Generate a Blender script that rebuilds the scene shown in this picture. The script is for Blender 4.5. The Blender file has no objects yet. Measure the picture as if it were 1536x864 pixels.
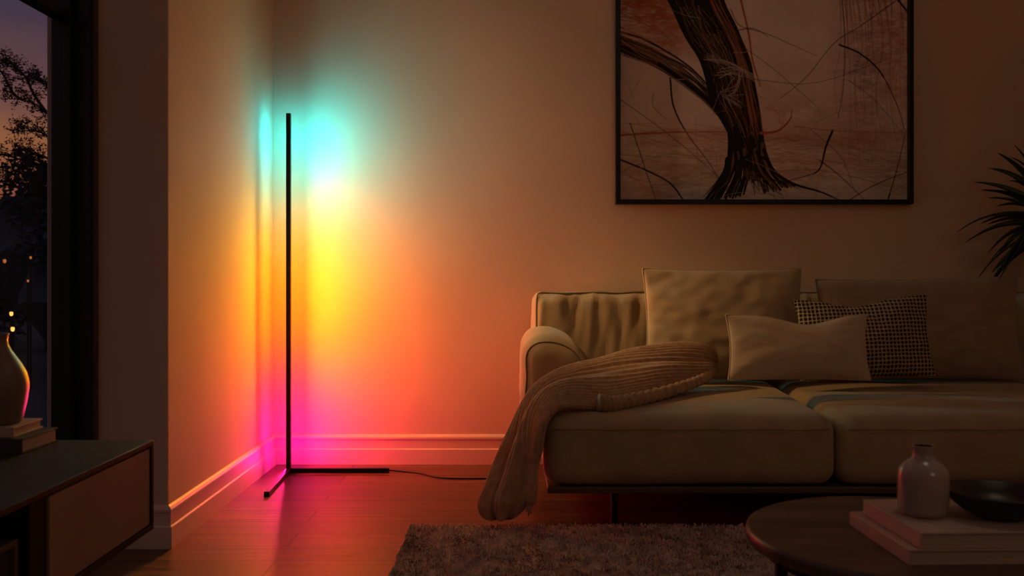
import bpy, bmesh, math, random
import numpy as np
from mathutils import Vector, Matrix, noise

random.seed(7)
rng = np.random.default_rng(11)
S = bpy.context.scene
COL = S.collection
PI = math.pi

# ------------------------------------------------------------------ camera
F, HX, HY, CH = 1420.0, 768.0, 412.0, 0.85      # focal length in px, horizon point, camera height
cam_d = bpy.data.cameras.new('camera')
cam_d.sensor_width = 36.0
cam_d.lens = F / 1536 * 36.0
cam_d.shift_y = (HY - 432.0) / 1536.0
cam_d.clip_start = 0.05
cam_d.dof.use_dof = True
cam_d.dof.focus_distance = 4.0
cam_d.dof.aperture_fstop = 5.0
cam = bpy.data.objects.new('camera', cam_d)
COL.objects.link(cam)
cam.location = (0, 0, CH)
cam.rotation_euler = (PI / 2, 0, 0)
S.camera = cam


def P(px, py, d):
    """photograph pixel at depth d -> point of the room"""
    return Vector(((px - HX) * d / F, d, CH + (HY - py) * d / F))


# ------------------------------------------------------------------ world: dusk sky
W = bpy.data.worlds.new('dusk_sky')
S.world = W
W.use_nodes = True
nt = W.node_tree
nt.nodes.clear()
out = nt.nodes.new('ShaderNodeOutputWorld')
bg = nt.nodes.new('ShaderNodeBackground')
tc = nt.nodes.new('ShaderNodeTexCoord')
sx = nt.nodes.new('ShaderNodeSeparateXYZ')
rp = nt.nodes.new('ShaderNodeValToRGB')
nz = nt.nodes.new('ShaderNodeTexNoise')
mp = nt.nodes.new('ShaderNodeMapping')
mp.inputs['Scale'].default_value = (3, 3, 16)
nz.inputs['Scale'].default_value = 1.6
nz.inputs['Detail'].default_value = 5
ma = nt.nodes.new('ShaderNodeMath'); ma.operation = 'MULTIPLY_ADD'
ma.inputs[1].default_value = 0.07
ma2 = nt.nodes.new('ShaderNodeMath'); ma2.operation = 'ADD'
ma2.inputs[1].default_value = -0.035
L = nt.links.new
L(tc.outputs['Generated'], sx.inputs[0])
L(tc.outputs['Generated'], mp.inputs[0])
L(mp.outputs[0], nz.inputs['Vector'])
L(nz.outputs['Fac'], ma.inputs[0])
L(sx.outputs['Z'], ma.inputs[2])
L(ma.outputs[0], ma2.inputs[0])
L(ma2.outputs[0], rp.inputs[0])
L(rp.outputs[0], bg.inputs[0])
L(bg.outputs[0], out.inputs[0])
els = rp.color_ramp.elements
sky = [(0.0, (.012, .012, .018)), (0.035, (.13, .035, .025)), (0.075, (.28, .075, .040)), (0.115, (.34, .125, .050)),
       (0.15, (.23, .092, .062)), (0.19, (.145, .066, .070)), (0.24, (.075, .046, .068)), (0.30, (.06, .046, .075)), (0.5, (.10, .09, .14)), (1.0, (.12, .12, .20))]
els[0].position, els[0].color = sky[0][0], (*sky[0][1], 1)
els[1].position, els[1].color = sky[-1][0], (*sky[-1][1], 1)
for p_, c_ in sky[1:-1]:
    e = els.new(p_); e.color = (*c_, 1)
bg.inputs[1].default_value = 1.0

# ------------------------------------------------------------------ added fill lights out of the frame, no fixtures (warm, dim)
LED_STRENGTH = 170.0
FILLS = [((1.9, -.8, 2.1), 10.0, (1.0, .78, .58), .3),
         ((1.15, 1.95, 2.5), 4.0, (1.0, .78, .58), .22)]
for loc_, pw_, c_, r_ in FILLS:
    ld = bpy.data.lights.new('added_room_fill', 'POINT')
    ld.energy = pw_; ld.color = c_; ld.shadow_soft_size = r_
    lo = bpy.data.objects.new('added_room_fill', ld)
    lo.location = loc_
    COL.objects.link(lo)

sd_ = bpy.data.lights.new('added_corner_fill', 'SPOT')     # added fill to widen the warm glow round the corner
sd_.energy = 15; sd_.color = (1.0, .42, .11); sd_.shadow_soft_size = .15
sd_.spot_size = math.radians(84); sd_.spot_blend = 1.0
so_ = bpy.data.objects.new('added_corner_fill', sd_)
so_.location = (.35, 3.1, 2.55)
so_.rotation_euler = (Vector((-.9, 4.2, .75)) - Vector(so_.location)).to_track_quat('-Z', 'Y').to_euler()
COL.objects.link(so_)
sd2 = bpy.data.lights.new('added_sofa_fill', 'SPOT')       # added fill without fixture, grazing the sofa from the corner side
sd2.energy = 88; sd2.color = (1.0, .56, .20); sd2.shadow_soft_size = .12
sd2.spot_size = math.radians(36); sd2.spot_blend = 1.0
so2 = bpy.data.objects.new('added_sofa_fill', sd2)
so2.location = (-1.0, 3.55, 2.0)
so2.rotation_euler = (Vector((.34, 3.84, .76)) - Vector(so2.location)).to_track_quat('-Z', 'Y').to_euler()
COL.objects.link(so2)

S.view_settings.view_transform = 'Standard'
S.view_settings.look = 'None'
S.view_settings.gamma = 1.0
S.view_settings.exposure = 0.0
S.view_settings.use_curve_mapping = False
S.cycles.max_bounces = 12
S.cycles.diffuse_bounces = 6
S.cycles.transparent_max_bounces = 16


# ------------------------------------------------------------------ helpers
def srgb(r, g, b):
    f = lambda c: ((c / 255 + .055) / 1.055) ** 2.4 if c > 10 else c / 255 / 12.92
    return (f(r), f(g), f(b))


def mat(name, col, rough=.6, col2=None, nscale=6.0, bump=0.0, bscale=60.0, metal=0.0, spec=.5, sheen=0.0, stretch=(1, 1, 1), detail=4.0):
    m = bpy.data.materials.new(name)
    m.use_nodes = True
    t = m.node_tree
    b = t.nodes['Principled BSDF']
    b.inputs['Base Color'].default_value = (*col, 1)
    b.inputs['Roughness'].default_value = rough
    b.inputs['Metallic'].default_value = metal
    b.inputs['Specular IOR Level'].default_value = spec
    if sheen:
        b.inputs['Sheen Weight'].default_value = sheen
        b.inputs['Sheen Roughness'].default_value = .5
    c = t.nodes.new('ShaderNodeTexCoord')
    mpn = t.nodes.new('ShaderNodeMapping')
    mpn.inputs['Scale'].default_value = stretch
    t.links.new(c.outputs['Object'], mpn.inputs[0])
    if col2 is not None:
        n = t.nodes.new('ShaderNodeTexNoise')
        n.inputs['Scale'].default_value = nscale
        n.inputs['Detail'].default_value = detail
        r = t.nodes.new('ShaderNodeValToRGB')
        r.color_ramp.elements[0].position = .35
        r.color_ramp.elements[1].position = .65
        r.color_ramp.elements[0].color = (*col, 1)
        r.color_ramp.elements[1].color = (*col2, 1)
        t.links.new(mpn.outputs[0], n.inputs['Vector'])
        t.links.new(n.outputs['Fac'], r.inputs[0])
        t.links.new(r.outputs[0], b.inputs['Base Color'])
    if bump:
        n2 = t.nodes.new('ShaderNodeTexNoise')
        n2.inputs['Scale'].default_value = bscale
        n2.inputs['Detail'].default_value = 3
        bn = t.nodes.new('ShaderNodeBump')
        bn.inputs['Strength'].default_value = bump
        bn.inputs['Distance'].default_value = .004
        t.links.new(mpn.outputs[0], n2.inputs['Vector'])
        t.links.new(n2.outputs['Fac'], bn.inputs['Height'])
        t.links.new(bn.outputs[0], b.inputs['Normal'])
    return m


def emit(name, col, strength):
    m = bpy.data.materials.new(name)
    m.use_nodes = True
    t = m.node_tree
    t.nodes.clear()
    o = t.nodes.new('ShaderNodeOutputMaterial'); e = t.nodes.new('ShaderNodeEmission')
    e.inputs[0].default_value = (*col, 1); e.inputs[1].default_value = strength
    t.links.new(e.outputs[0], o.inputs[0])
    return m


def mesh_obj(name, verts, faces, m, parent=None, smooth=False, loc=None):
    me = bpy.data.meshes.new(name)
    me.from_pydata([tuple(v) for v in verts], [], faces)
    me.update()
    if smooth:
        me.polygons.foreach_set('use_smooth', [True] * len(me.polygons))
    for mm in (m if isinstance(m, (list, tuple)) else [m]):
        me.materials.append(mm)
    o = bpy.data.objects.new(name, me)
    COL.objects.link(o)
    if parent is not None:
        o.parent = parent
    if loc is not None:
        o.location = loc
    return o


def bm_obj(name, bm, m, parent=None, smooth=False, loc=None):
    me = bpy.data.meshes.new(name)
    bmesh.ops.recalc_face_normals(bm, faces=bm.faces)
    bm.to_mesh(me)
    bm.free()
    if smooth:
        me.polygons.foreach_set('use_smooth', [True] * len(me.polygons))
    for mm in (m if isinstance(m, (list, tuple)) else [m]):
        me.materials.append(mm)
    o = bpy.data.objects.new(name, me)
    COL.objects.link(o)
    if parent is not None:
        o.parent = parent
    if loc is not None:
        o.location = loc
    return o


def bx(bm, lo, hi, bev=0.0, seg=2):
    r = bmesh.ops.create_cube(bm, size=1)
    c = [(a + b) / 2 for a, b in zip(lo, hi)]
    s = [b - a for a, b in zip(lo, hi)]
    for v in r['verts']:
        v.co = Vector((c[0] + v.co.x * s[0], c[1] + v.co.y * s[1], c[2] + v.co.z * s[2]))
    if bev:
        es = list({e for v in r['verts'] for e in v.link_edges})
        bmesh.ops.bevel(bm, geom=es, offset=bev, segments=seg, affect='EDGES', profile=.5)


def box(name, lo, hi, m, parent=None, bev=0.0, seg=2):
    bm = bmesh.new()
    bx(bm, lo, hi, bev, seg)
    return bm_obj(name, bm, m, parent)


def empty(name, loc, label, cat, group=None, kind=None, rz=0.0):
    o = bpy.data.objects.new(name, None)
    COL.objects.link(o)
    o.location = loc
    o.rotation_euler = (0, 0, rz)
    o.empty_display_size = .1
    tag(o, label, cat, group, kind)
    return o


def tag(o, label=None, cat=None, group=None, kind=None):
    if label: o['label'] = label
    if cat: o['category'] = cat
    if group: o['group'] = group
    if kind: o['kind'] = kind
    return o


def tube(pts, rad, n=8, cap=True):
    """verts, faces of a tube along pts; rad is a number or a list"""
    pts = [Vector(p) for p in pts]
    rads = rad if isinstance(rad, (list, tuple)) else [rad] * len(pts)
    vs, fs = [], []
    up = None
    for i, p in enumerate(pts):
        t = (pts[min(i + 1, len(pts) - 1)] - pts[max(i - 1, 0)]).normalized()
        if up is None:
            up = t.orthogonal().normalized()
        up = (up - t * up.dot(t))
        up = up.normalized() if up.length > 1e-6 else t.orthogonal().normalized()
        side = t.cross(up)
        for k in range(n):
            a = 2 * PI * k / n
            vs.append(p + (up * math.cos(a) + side * math.sin(a)) * rads[i])
    for i in range(len(pts) - 1):
        for k in range(n):
            k2 = (k + 1) % n
            fs.append((i * n + k, i * n + k2, (i + 1) * n + k2, (i + 1) * n + k))
    if cap:
        fs.append(tuple(range(n))[::-1])
        fs.append(tuple(range((len(pts) - 1) * n, len(pts) * n)))
    return vs, fs


def catmull(pts, n):
    pts = [np.array(p, float) for p in pts]
    q = [2 * pts[0] - pts[1]] + pts + [2 * pts[-1] - pts[-2]]
    res = []
    for i in range(1, len(q) - 2):
        for k in range(n):
            t = k / n
            a, b, c, d = q[i - 1], q[i], q[i + 1], q[i + 2]
            res.append(.5 * ((2 * b) + (c - a) * t + (2 * a - 5 * b + 4 * c - d) * t * t + (3 * b - a - 3 * c + d) * t ** 3))
    res.append(pts[-1])
    return res


def lathe(profile, n=48):
    """profile: list of (r, z); closed at axis when r == 0"""
    vs, fs, rings = [], [], []
    for r, z in profile:
        if r < 1e-6:
            rings.append([len(vs)]); vs.append((0, 0, z))
        else:
            rings.append(list(range(len(vs), len(vs) + n)))
            for k in range(n):
                a = 2 * PI * k / n
                vs.append((r * math.cos(a), r * math.sin(a), z))
    for A, B in zip(rings, rings[1:]):
        for k in range(n):
            k2 = (k + 1) % n
            if len(A) == 1 and len(B) == 1: continue
            if len(A) == 1: fs.append((A[0], B[k2], B[k]))
            elif len(B) == 1: fs.append((A[k], A[k2], B[0]))
            else: fs.append((A[k], A[k2], B[k2], B[k]))
    return vs, fs


def axis(lo, hi, r, n_mid, n_edge=6):
    e = [(1 - math.cos(PI / 2 * k / n_edge)) * r for k in range(n_edge + 1)]
    return [lo + x for x in e] + [lo + r + (hi - lo - 2 * r) * k / n_mid for k in range(1, n_mid)] + [hi - x for x in e[::-1]]


def soft_box(lo, hi, r, mids=(16, 12, 6), edge=6, fn=None):
    """rounded box surface as verts, faces; fn(point, inside_unit) may move points"""
    xs, ys, zs = [axis(lo[i], hi[i], r, mids[i], edge) for i in range(3)]
    nx, ny, nz_ = len(xs), len(ys), len(zs)
    idx, vs, fs = {}, [], []
    lo_, hi_ = Vector(lo), Vector(hi)
    ctr, half = (lo_ + hi_) / 2, (hi_ - lo_) / 2

    def vid(i, j, k):
        if (i, j, k) not in idx:
            p = Vector((xs[i], ys[j], zs[k]))
            q = Vector([min(max(p[a], lo[a] + r), hi[a] - r) for a in range(3)])
            dlt = p - q
            if dlt.length > 1e-9:
                p = q + dlt.normalized() * r
            if fn:
                u = Vector([(p[a] - ctr[a]) / half[a] for a in range(3)])
                p = fn(p, u)
            idx[(i, j, k)] = len(vs)
            vs.append(p)
        return idx[(i, j, k)]
    for i in range(nx - 1):
        for j in range(ny - 1):
            fs.append((vid(i, j, 0), vid(i, j + 1, 0), vid(i + 1, j + 1, 0), vid(i + 1, j, 0)))
            fs.append((vid(i, j, nz_ - 1), vid(i + 1, j, nz_ - 1), vid(i + 1, j + 1, nz_ - 1), vid(i, j + 1, nz_ - 1)))
    for i in range(nx - 1):
        for k in range(nz_ - 1):
            fs.append((vid(i, 0, k), vid(i + 1, 0, k), vid(i + 1, 0, k + 1), vid(i, 0, k + 1)))
            fs.append((vid(i, ny - 1, k), vid(i, ny - 1, k + 1), vid(i + 1, ny - 1, k + 1), vid(i + 1, ny - 1, k)))
    for j in range(ny - 1):
        for k in range(nz_ - 1):
            fs.append((vid(0, j, k), vid(0, j, k + 1), vid(0, j + 1, k + 1), vid(0, j + 1, k)))
            fs.append((vid(nx - 1, j, k), vid(nx - 1, j + 1, k), vid(nx - 1, j + 1, k + 1), vid(nx - 1, j, k + 1)))
    return vs, fs


def N(x, y, z):
    return noise.noise(Vector((x, y, z)))


# ------------------------------------------------------------------ materials
M = {}
M['wall'] = mat('plaster_wall', (.66, .48, .33), .85, (.61, .44, .30), 2.2, .22, 18, spec=.15, detail=7)
M['ceiling'] = mat('ceiling_paint', (.55, .44, .35), .9, spec=.1)
M['trim'] = mat('trim_paint', (.66, .48, .34), .5, (.63, .46, .32), 3, spec=.3)
M['black_metal'] = mat('black_metal', (.012, .011, .011), .38, (.016, .014, .014), 30, metal=.6, spec=.4)
M['frame_black'] = mat('window_frame_black', (.010, .010, .011), .4, (.014, .013, .013), 12, spec=.4)
M['reveal'] = mat('window_lining_brown', (.10, .055, .035), .6, (.08, .045, .03), 8)
M['sofa'] = mat('olive_tan_upholstery', (.40, .30, .175), .85, (.34, .255, .15), 9, .35, 260, spec=.12, sheen=.25)
M['sofa_dark'] = mat('upholstery_piping', (.27, .20, .115), .85, (.24, .18, .10), 12, spec=.12)
M['linen'] = mat('linen_cushion_cover', (.46, .35, .21), .85, (.40, .30, .18), 8, .35, 300, spec=.12, sheen=.25)
M['lumbar'] = mat('pale_lumbar_cover', (.56, .44, .30), .85, (.50, .39, .26), 8, .35, 300, spec=.12, sheen=.25)
M['backcush'] = mat('brown_back_cushion_cover', (.36, .26, .165), .85, (.31, .225, .14), 7, .35, 280, spec=.12, sheen=.25)
M['knit'] = mat('ribbed_knit_wool', (.48, .30, .17), .95, (.36, .215, .12), 45, .5, 420, spec=.08, sheen=.3)
M['sofa_base'] = mat('dark_stained_sofa_base', (.10, .06, .036), .5, (.075, .044, .027), 8, stretch=(1, 8, 8))
M['table_wood'] = mat('dark_stained_table_wood', (.12, .078, .056), .33, (.05, .031, .022), 3.2, .05, 40, spec=.5, stretch=(1, 7, 4), detail=8)
M['walnut'] = mat('dark_walnut_top', (.038, .022, .018), .5, (.024, .014, .012), 5, .04, 50, spec=.25, stretch=(6, 1, 4))
M['taupe'] = mat('taupe_lacquer_panel', (.30, .20, .155), .45, (.28, .185, .145), 4, spec=.35)
M['ink'] = mat('console_black_edge', (.007, .006, .006), .6, (.009, .008, .007), 10, spec=.25)
M['paper'] = mat('cream_page_block', (.52, .42, .34), .9, (.40, .32, .25), 2.0, .3, 6, stretch=(1, 1, 420), spec=.1)
M['cover_pink'] = mat('pale_clay_book_cover', (.50, .36, .30), .6, (.46, .33, .27), 9, .1, 200, spec=.3)
M['cover_cream'] = mat('cream_book_cover', (.52, .40, .33), .6, (.48, .365, .30), 9, .1, 200, spec=.3)
M['cover_dark'] = mat('charcoal_book_cover', (.045, .035, .032), .6, (.06, .045, .04), 9, .1, 200, spec=.3)
M['ceramic'] = mat('grey_glazed_ceramic', (.40, .33, .29), .16, (.35, .285, .25), 14, .04, 60, spec=.55)
M['stoneware'] = mat('grey_brown_stoneware', (.22, .17, .14), .36, (.18, .135, .11), 12, .06, 70, spec=.22)
M['bowl'] = mat('black_stoneware', (.012, .012, .014), .35, (.02, .02, .022), 20, .1, 90, spec=.5)
M['inside'] = mat('dark_bottle_inside', (.02, .016, .014), .8)
M['leaf'] = mat('dark_green_leaf', (.016, .024, .012), .5, (.010, .016, .009), 10, spec=.35)
M['stem'] = mat('plant_cane_bark', (.07, .05, .035), .9, (.05, .036, .025), 20, .4, 60)
M['pot'] = mat('charcoal_planter', (.05, .045, .042), .7, (.06, .054, .05), 8, .2, 40)
M['soil'] = mat('potting_soil', (.02, .014, .01), 1.0, (.03, .02, .014), 40, .8, 60)
M['bark'] = mat('outdoor_bark', (.035, .026, .02), .95, (.025, .018, .014), 12, .3, 30)
M['outleaf'] = mat('outdoor_leaf', (.030, .028, .018), .9, (.020, .022, .016), 3, spec=.1)
M['hedge'] = mat('outdoor_dark_foliage', (.06, .085, .09), .95, (.04, .06, .068), 2, spec=.05)
M['soilout'] = mat('garden_ground', (.012, .014, .012), 1.0, (.016, .018, .014), 1.5)
M['bulb'] = emit('garden_lamp_glow', (1.0, .36, .06), 2.6)
M['sky_gap'] = emit('sky_gap_glow', (1.0, .25, .05), .55)  # orange sky gaps between the shrubs, stood in for by small glowing globes


def floor_material():
    m = bpy.data.materials.new('oak_plank_floor')
    m.use_nodes = True
    t = m.node_tree
    b = t.nodes['Principled BSDF']
    n = t.nodes.new
    c = n('ShaderNodeTexCoord')
    br = n('ShaderNodeTexBrick')
    br.offset = .37
    br.inputs['Scale'].default_value = 1.0
    br.inputs['Brick Width'].default_value = 1.9
    br.inputs['Row Height'].default_value = .148
    br.inputs['Mortar Size'].default_value = .0034
    br.inputs['Mortar Smooth'].default_value = .2
    br.inputs['Color1'].default_value = (.150, .066, .028, 1)
    br.inputs['Color2'].default_value = (.085, .036, .015, 1)
    br.inputs['Mortar'].default_value = (.03, .015, .008, 1)
    t.links.new(c.outputs['Object'], br.inputs['Vector'])
    mp_ = n('ShaderNodeMapping'); mp_.inputs['Scale'].default_value = (1.6, 26, 1)
    t.links.new(c.outputs['Object'], mp_.inputs[0])
    g = n('ShaderNodeTexNoise'); g.inputs['Scale'].default_value = 1.5; g.inputs['Detail'].default_value = 8
    g.inputs['Distortion'].default_value = .6
    t.links.new(mp_.outputs[0], g.inputs['Vector'])
    rr = n('ShaderNodeValToRGB')
    rr.color_ramp.elements[0].position = .3; rr.color_ramp.elements[0].color = (.26, .22, .18, 1)
    rr.color_ramp.elements[1].position = .7; rr.color_ramp.elements[1].color = (1.45, 1.4, 1.3, 1)
    t.links.new(g.outputs['Fac'], rr.inputs[0])
    mx = n('ShaderNodeMix'); mx.data_type = 'RGBA'; mx.blend_type = 'MULTIPLY'
    mx.inputs['Factor'].default_value = 1.0
    t.links.new(br.outputs['Color'], mx.inputs['A']); t.links.new(rr.outputs[0], mx.inputs['B'])
    t.links.new(mx.outputs['Result'], b.inputs['Base Color'])
    ro = n('ShaderNodeMath'); ro.operation = 'MULTIPLY_ADD'; ro.inputs[1].default_value = .22; ro.inputs[2].default_value = .24
    t.links.new(g.outputs['Fac'], ro.inputs[0]); t.links.new(ro.outputs[0], b.inputs['Roughness'])
    bu = n('ShaderNodeBump'); bu.inputs['Strength'].default_value = .25; bu.inputs['Distance'].default_value = .002
    ad = n('ShaderNodeMath'); ad.operation = 'MULTIPLY_ADD'; ad.inputs[1].default_value = -1.6
    t.links.new(br.outputs['Fac'], ad.inputs[0]); t.links.new(g.outputs['Fac'], ad.inputs[2])
    t.links.new(ad.outputs[0], bu.inputs['Height']); t.links.new(bu.outputs[0], b.inputs['Normal'])
    b.inputs['Specular IOR Level'].default_value = .30
    return m


def glass_material():
    m = bpy.data.materials.new('window_glass')
    m.use_nodes = True
    t = m.node_tree
    t.nodes.clear()
    n = t.nodes.new
    o = n('ShaderNodeOutputMaterial'); mixs = n('ShaderNodeMixShader'); tr = n('ShaderNodeBsdfTransparent')
    gl = n('ShaderNodeBsdfGlossy'); fr = n('ShaderNodeLayerWeight')
    tr.inputs[0].default_value = (.9, .92, .95, 1)
    gl.inputs['Roughness'].default_value = .02
    fr.inputs[0].default_value = .15
    fm = n('ShaderNodeMath'); fm.operation = 'MULTIPLY'; fm.inputs[1].default_value = .16
    t.links.new(fr.outputs['Facing'], fm.inputs[0]); t.links.new(fm.outputs[0], mixs.inputs[0]); t.links.new(tr.outputs[0], mixs.inputs[1]); t.links.new(gl.outputs[0], mixs.inputs[2])
    t.links.new(mixs.outputs[0], o.inputs[0])
    return m


def weave_material():
    m = bpy.data.materials.new('chunky_checked_weave')
    m.use_nodes = True
    t = m.node_tree
    b = t.nodes['Principled BSDF']
    b.inputs['Roughness'].default_value = .95
    b.inputs['Specular IOR Level'].default_value = .08
    n = t.nodes.new
    c = n('ShaderNodeTexCoord'); s = n('ShaderNodeSeparateXYZ')
    wn = n('ShaderNodeTexNoise'); wn.inputs['Scale'].default_value = 30
    t.links.new(c.outputs['Object'], wn.inputs['Vector'])
    wv = n('ShaderNodeVectorMath'); wv.operation = 'MULTIPLY_ADD'
    wv.inputs[1].default_value = (.006, .006, .006)
    t.links.new(wn.outputs['Color'], wv.inputs[0]); t.links.new(c.outputs['Object'], wv.inputs[2])
    t.links.new(wv.outputs[0], s.inputs[0])

    def sine(sock, k):
        a = n('ShaderNodeMath'); a.operation = 'MULTIPLY'; a.inputs[1].default_value = k
        q = n('ShaderNodeMath'); q.operation = 'SINE'
        t.links.new(sock, a.inputs[0]); t.links.new(a.outputs[0], q.inputs[0])
        return q.outputs[0]
    K = PI / .0150
    pr = n('ShaderNodeMath'); pr.operation = 'MULTIPLY'
    t.links.new(sine(s.outputs['X'], K), pr.inputs[0]); t.links.new(sine(s.outputs['Z'], K), pr.inputs[1])
    r = n('ShaderNodeValToRGB')
    r.color_ramp.elements[0].position = .38; r.color_ramp.elements[0].color = (.045, .028, .018, 1)
    r.color_ramp.elements[1].position = .78; r.color_ramp.elements[1].color = (.46, .34, .21, 1)
    ab = n('ShaderNodeMath'); ab.operation = 'ABSOLUTE'
    t.links.new(pr.outputs[0], ab.inputs[0])
    h = n('ShaderNodeMath'); h.operation = 'MULTIPLY_ADD'; h.inputs[1].default_value = -1.0; h.inputs[2].default_value = 1.0
    t.links.new(ab.outputs[0], h.inputs[0]); t.links.new(h.outputs[0], r.inputs[0])
    t.links.new(r.outputs[0], b.inputs['Base Color'])
    bu = n('ShaderNodeBump'); bu.inputs['Strength'].default_value = .9; bu.inputs['Distance'].default_value = .006
    t.links.new(h.outputs[0], bu.inputs['Height']); t.links.new(bu.outputs[0], b.inputs['Normal'])
    return m


def led_material(name, strength, stops=None):
    m = bpy.data.materials.new(name)
    m.use_nodes = True
    t = m.node_tree
    t.nodes.clear()
    n = t.nodes.new
    o = n('ShaderNodeOutputMaterial'); e = n('ShaderNodeEmission'); c = n('ShaderNodeTexCoord')
    s = n('ShaderNodeSeparateXYZ'); d = n('ShaderNodeMath'); d.operation = 'DIVIDE'; d.inputs[1].default_value = 1.6
    r = n('ShaderNodeValToRGB')
    t.links.new(c.outputs['Object'], s.inputs[0]); t.links.new(s.outputs['Z'], d.inputs[0])
    t.links.new(d.outputs[0], r.inputs[0]); t.links.new(r.outputs[0], e.inputs[0]); t.links.new(e.outputs[0], o.inputs[0])
    e.inputs[1].default_value = strength
    st = stops or LED_STOPS
    el = r.color_ramp.elements
    el[0].position, el[0].color = st[0][0] / 1.6, (*st[0][1], 1)
    el[1].position, el[1].color = st[-1][0] / 1.6, (*st[-1][1], 1)
    for p_, c_ in st[1:-1]:
        q = el.new(p_ / 1.6); q.color = (*c_, 1)
    return m


LED_STOPS = [(0.0, (.95, .004, .46)), (.20, (1, .004, .40)), (.33, (1, .01, .16)), (.45, (1, .05, .01)), (.60, (1, .18, .0)),
             (.80, (.95, .28, .0)), (1.0, (.72, .38, .0)), (1.14, (.42, .50, .16)), (1.26, (.12, .66, .64)),
             (1.40, (.03, .82, 1.08)), (1.48, (.02, 1.6, 2.1)), (1.55, (.02, 2.4, 3.1))]
WARM_STOPS = [(0.0, (.75, .005, .20)), (.25, (.85, .012, .10)), (.45, (.95, .085, .006)), (.70, (1.0, .24, .0)), (.95, (.85, .31, .0)),
              (1.10, (.38, .29, .04)), (1.22, (.09, .34, .28)), (1.36, (.01, .58, .70)), (1.55, (.005, .75, 1.0))]
M['floor'] = floor_material()
M['glass'] = glass_material()
M['weave'] = weave_material()
M['led'] = [led_material('gradient_led_along_wall', LED_STRENGTH * 1.8, WARM_STOPS), led_material('gradient_led_back', LED_STRENGTH * .20),
            led_material('gradient_led_left', LED_STRENGTH * .24), led_material('gradient_led_slot', LED_STRENGTH * 4.2, [(z_, (r_, g_ * (1.35 if z_ < 1.2 else .42), b_ * (1 if z_ < 1.2 else .35))) for z_, (r_, g_, b_) in WARM_STOPS])]

# ------------------------------------------------------------------ the setting
WX, PX, BY, PY = -1.072, -1.29, 4.257, 2.95      # left wall, window-side end of the pier, back wall, pier front
st = lambda o: tag(o, kind='structure')
st(box('floor', (-1.45, -2.6, -.1), (3.4, BY + .1, 0), M['floor']))
st(box('ceiling', (-1.45, -2.6, 2.62), (3.4, BY + .1, 2.72), M['ceiling']))
st(box('wall_back', (WX, BY, 0), (3.4, BY + .1, 2.62), M['wall']))
st(box('wall_left', (-1.45, PY, 0), (WX, BY + .1, 2.62), M['wall'], bev=.004))
st(box('wall_right', (3.3, -2.6, 0), (3.4, BY, 2.62), M['wall']))
st(box('wall_front', (-1.45, -2.6, 0), (3.3, -2.5, 2.62), M['wall']))
bm = bmesh.new()
bx(bm, (-1.45, -2.5, 0), (-1.30, .1, 2.62))
bx(bm, (-1.45, .1, 2.45), (-1.30, PY, 2.62))
st(bm_obj('wall_window', bm, M['wall']))

# skirting boards: a stepped profile swept along the wall foot (offset from wall, height)
PROF = [(0, 0), (.018, 0), (.018, .070), (.0155, .0735), (.0125, .0745), (.0125, .116), (.0155, .119), (.0155, .128), (.010, .136), (.004, .140), (0, .140)]
PROF = [(o, z * .945) for o, z in PROF]


def skirting(name, a, b, nrm, a_miter, b_miter):
    """a,b: wall line ends (x,y); nrm: into the room; miters: +1 outer corner, -1 inner corner, 0 square"""
    a, b, nrm = Vector((*a, 0)), Vector((*b, 0)), Vector((*nrm, 0))
    d = (b - a).normalized()
    vs, fs, n = [], [], len(PROF)
    for o, z in PROF:
        vs.append(a + nrm * o - d * o * a_miter + Vector((0, 0, z)))
    for o, z in PROF:
        vs.append(b + nrm * o + d * o * b_miter + Vector((0, 0, z)))
    for i in range(n):
        j = (i + 1) % n
        fs.append((i, j, n + j, n + i))
    fs.append(tuple(range(n))); fs.append(tuple(range(2 * n - 1, n - 1, -1)))
    o = mesh_obj(name, vs, fs, M['trim'])
    bmm = bmesh.new(); bmm.from_mesh(o.data); bmesh.ops.recalc_face_normals(bmm, faces=bmm.faces); bmm.to_mesh(o.data); bmm.free()
    return st(o)


skirting('baseboard_back', (WX, BY), (3.3, BY), (0, -1), -1, 0)
skirting('baseboard_left', (WX, PY), (WX, BY), (1, 0), 1, -1)
skirting('baseboard_pier', (PX, PY), (WX, PY), (0, -1), 0, 1)

# window: black frame in a brown lined reveal
win = bpy.data.objects.new('window_1', None)
COL.objects.link(win)
win.location = (-1.36, 1.5, 0)
tag(win, 'tall black framed window looking out on the dusk garden', 'window', kind='structure')
bm = bmesh.new()
off = Vector((1.36, -1.5, 0))


def wb(bm, lo, hi, bev=.003):
    bx(bm, tuple(Vector(lo) + off), tuple(Vector(hi) + off), bev)


wb(bm, (-1.42, 2.915, 0.0), (-1.30, 2.9495, 2.45))
wb(bm, (-1.42, .1005, 0.0), (-1.30, .14, 2.45))
wb(bm, (-1.42, .14, 2.40), (-1.30, 2.915, 2.45))
wb(bm, (-1.42, .14, 0.0), (-1.30, 2.915, .05))
bm_obj('window_frame', bm, M['frame_black'], win)
bm = bmesh.new()
wb(bm, (-1.40, 2.880, .05), (-1.345, 2.915, 2.40))
wb(bm, (-1.40, .14, .05), (-1.345, .18, 2.40))
wb(bm, (-1.40, 1.50, .05), (-1.345, 1.56, 2.40))
bm_obj('stile', bm, M['frame_black'], win)
bm = bmesh.new()
wb(bm, (-1.395, .18, 1.625), (-1.350, 1.50, 1.655)); wb(bm, (-1.395, 1.56, 1.625), (-1.350, 2.88, 1.655))
bm_obj('transom', bm, M['frame_black'], win)
bm = bmesh.new()
wb(bm, (-1.376, .18, .05), (-1.370, 1.50, 2.40), 0); wb(bm, (-1.376, 1.56, .05), (-1.370, 2.88, 2.40), 0)
bm_obj('pane', bm, M['glass'], win)
bm = bmesh.new()
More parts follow.
